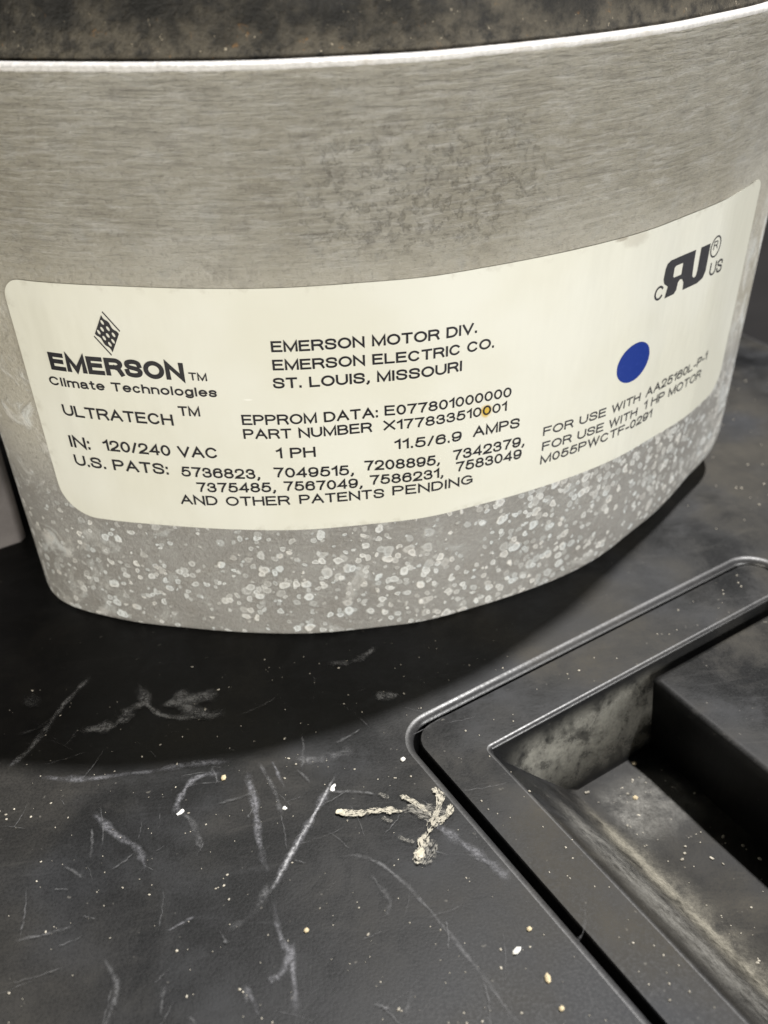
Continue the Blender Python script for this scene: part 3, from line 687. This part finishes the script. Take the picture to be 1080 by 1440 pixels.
M_FLK = mat_plain('pale_flake', (.72, .71, .68), .6, .4)
for pts, wd in (([(-0.276, -1.270), (-0.286, -1.287)], .005), ([(-0.610, -1.299), (-0.597, -1.287)], .005), ([(-.388, -1.312), (-.383, -1.320)], .004)):
    smear('bright_scrape', pts, wd, .003, mat=M_FLK)

# dust film on the recess walls and floor; the back wall's also carries painted light
M_DUST = mat_mark('tan_dust_film', (.38, .355, .29), .46, .34, alpha=.72, grain=(.55, 1.1))
M_DUST2 = mat_mark('grey_dust_film', (.36, .35, .32), .44, .35, alpha=.55, grain=(.6, 1.1))
M_WALL_LIT = mat_mark('wall_dust_and_light', (.62, .60, .52), .46, .30, alpha=.85, grain=(.8, 1.1))  # real dust, raised in tone to paint the light on the back wall
def slope_z(u):     # height of the left wall of the recess over u
    return PZ - .018 + (FZ + .012 - PZ + .018) * min(1, max(0, (u + .433) / (.433 - .225)))
def film(name, pts, mat, mid=1):
    """pts: rows of (u, w, z) across; strip with v from -1 to 1"""
    bm = bmesh.new(); uvl = bm.loops.layers.uv.new('UVMap'); n = len(pts); prev = None
    for i, row in enumerate(pts):
        m_ = len(row); cur = [(bm.verts.new(P(*c_)), (i / (n - 1), -1 + 2 * k / (m_ - 1))) for k, c_ in enumerate(row)]
        if prev:
            for k in range(m_ - 1):
                q = (prev[k], cur[k], cur[k + 1], prev[k + 1]); fc = bm.faces.new([x for x, _ in q])
                for lp, (_, c_) in zip(fc.loops, q): lp[uvl].uv = c_
        prev = cur
    bmesh.ops.recalc_face_normals(bm, faces=bm.faces)
    return link(name, bm, mat, lid, smooth=True)
Wd = [1.19 + k * .05 for k in range(24)]
film('dust_and_light_film', [[(-.30, w, slope_z(-.30) + .003), (-.255, w, slope_z(-.255) + .003), (-.222, w, FZ + .016), (-.200, w, FZ + .003), (-.165 + .02 * math.sin(w * 9) + .04 * (w - 1.19), w, FZ + .002)] for w in Wd], M_DUST)
film('dust_and_light_film', [[(-.24, w, FZ + .028), (-.225, w, FZ + .018), (-.212, w, FZ + .006), (-.198, w, FZ + .004)] for w in Wd], M_DUST)
film('dust_and_light_film', [[(-.425, w, slope_z(-.425) + .003), (-.33, w, slope_z(-.33) + .003), (-.24, w, slope_z(-.24) + .003)] for w in Wd], M_DUST2)
film('dust_and_light_film', [[(u, 1.1375, -.02), (u, 1.1455, -.07), (u, 1.160, -.15), (u, 1.1745, -.24), (u, 1.181, -.275)] for u in (-.42, -.32, -.22, -.10, 0.02, 0.14)], M_WALL_LIT)  # back wall of the recess: dust plus light put into the colour
film('dust_and_light_film', [[(u, 1.19, FZ + .003), (u, 1.30, FZ + .003), (u, 1.45, FZ + .003)] for u in (-.20, -.12, -.03, 0.045)], M_DUST2)

# loose crumbs
def crumb_bm(bm, x, y, z, r, elong=1.0, rot=0):
    vs_ = bmesh.ops.create_icosphere(bm, subdivisions=1, radius=1)['verts']
    for v in vs_:
        k = 1 + .35 * noise.noise(v.co * 2 + Vector((x * 50, y * 50, 0))); p = v.co * k * r
        px, py = p.x * elong, p.y; v.co = Vector((x + px * math.cos(rot) - py * math.sin(rot), y + px * math.sin(rot) + py * math.cos(rot), z + p.z * .6 + r * .35)) * S
M_CR = mat_plain('tan_crumb', (.62, .52, .34), .8, .2, nscale=200); M_CRW = mat_plain('white_crumb', (.75, .74, .70), .7, .3)
for nm, x, y, z, r, el, rt, mt, lab in (
    ('crumb', .015, -1.697, .001, .0058, 2.0, .5, M_CRW, 'small white flake lying on the lid left of the tray groove'),
    ('crumb', .056, -1.755, .001, .0058, 1.8, 1.5, M_CR, 'tan seed-shaped crumb on the lid, beside the groove near the bottom edge'),
    ('crumb', .065, -1.811, .001, .0050, 1.1, 0, M_CR, 'lowest of the tan crumbs on the lid beside the groove'),
    ('crumb', .048, -1.659, .001, .0048, 1.2, 0, M_CR, 'small tan crumb above the white flake, next to the groove'),
    ('crumb', -.513, -1.217, .001, .0065, 1.2, 1, M_CR, 'tan crumb on the scratched lid just below the motor shadow'),
    ('crumb', -.122, -1.227, .001, .0060, 1.1, 0, M_CRW, 'pale crumb left of the panel corner, above the cream paint smear'),
    ('crumb', -.360, -1.600, .001, .0050, 1.1, 0, M_CR, 'round tan crumb beside the long forked scratch'),
    ('crumb', .450, -1.203, FZ, .0075, 1.1, 0, M_CR, 'pinkish crumb on the floor of the recess'),
    ('crumb', .485, -1.100, FZ, .0070, 1.1, 0, M_CR, 'yellow crumb at the back corner of the recess floor')):
    bm = bmesh.new(); crumb_bm(bm, 0, 0, 0, r, el, rt); o = link(nm, bm, mt, None, True, lab, 'crumb'); o.location = Vector((x, y, z)) * S
bm = bmesh.new()
for i in range(420):
    x, y = random.uniform(-1.05, .25), random.uniform(-1.9, -.85)
    q = Vector((x, y)); u, w = q.dot(U_) , q.dot(W_)
    if u > HU0 - .03 and w > HW0 - .03: continue
    crumb_bm(bm, x, y, .0005, random.choice((.0007, .0008, .001, .0012, .0015, .0022)) * random.uniform(.7, 1.2), random.uniform(1, 1.8), random.uniform(0, 3))
for i in range(70):
    u, w = random.uniform(HU0 + .04, -.44), random.uniform(1.02, 2.1)
    if i % 3 == 0: u, w = random.uniform(-.5, .5), random.uniform(1.02, 1.11)
    q = U_ * u + W_ * w; crumb_bm(bm, q.x, q.y, PZ, random.choice((.0012, .0016, .0024)), random.uniform(1, 1.6), random.uniform(0, 3))
for i in range(110):
    u, w = random.uniform(-.2, .04), random.uniform(1.2, 2.0); q = U_ * u + W_ * w
    crumb_bm(bm, q.x, q.y, FZ, random.choice((.0015, .002, .003, .004)), random.uniform(1, 1.7), random.uniform(0, 3))
for i in range(120):
    u, w = random.uniform(.6, 1.6), random.uniform(.2, 1.6); q = U_ * u + W_ * w
    crumb_bm(bm, q.x, q.y, .0005, random.choice((.0015, .002, .003)), random.uniform(1, 1.6), random.uniform(0, 3))
link('dust_specks', bm, mat_plain('speck', (.40, .37, .31), .85, .2, nscale=30, var=.5), None, True, 'fine pale dust specks scattered over the black lid', 'dust', kind='stuff')
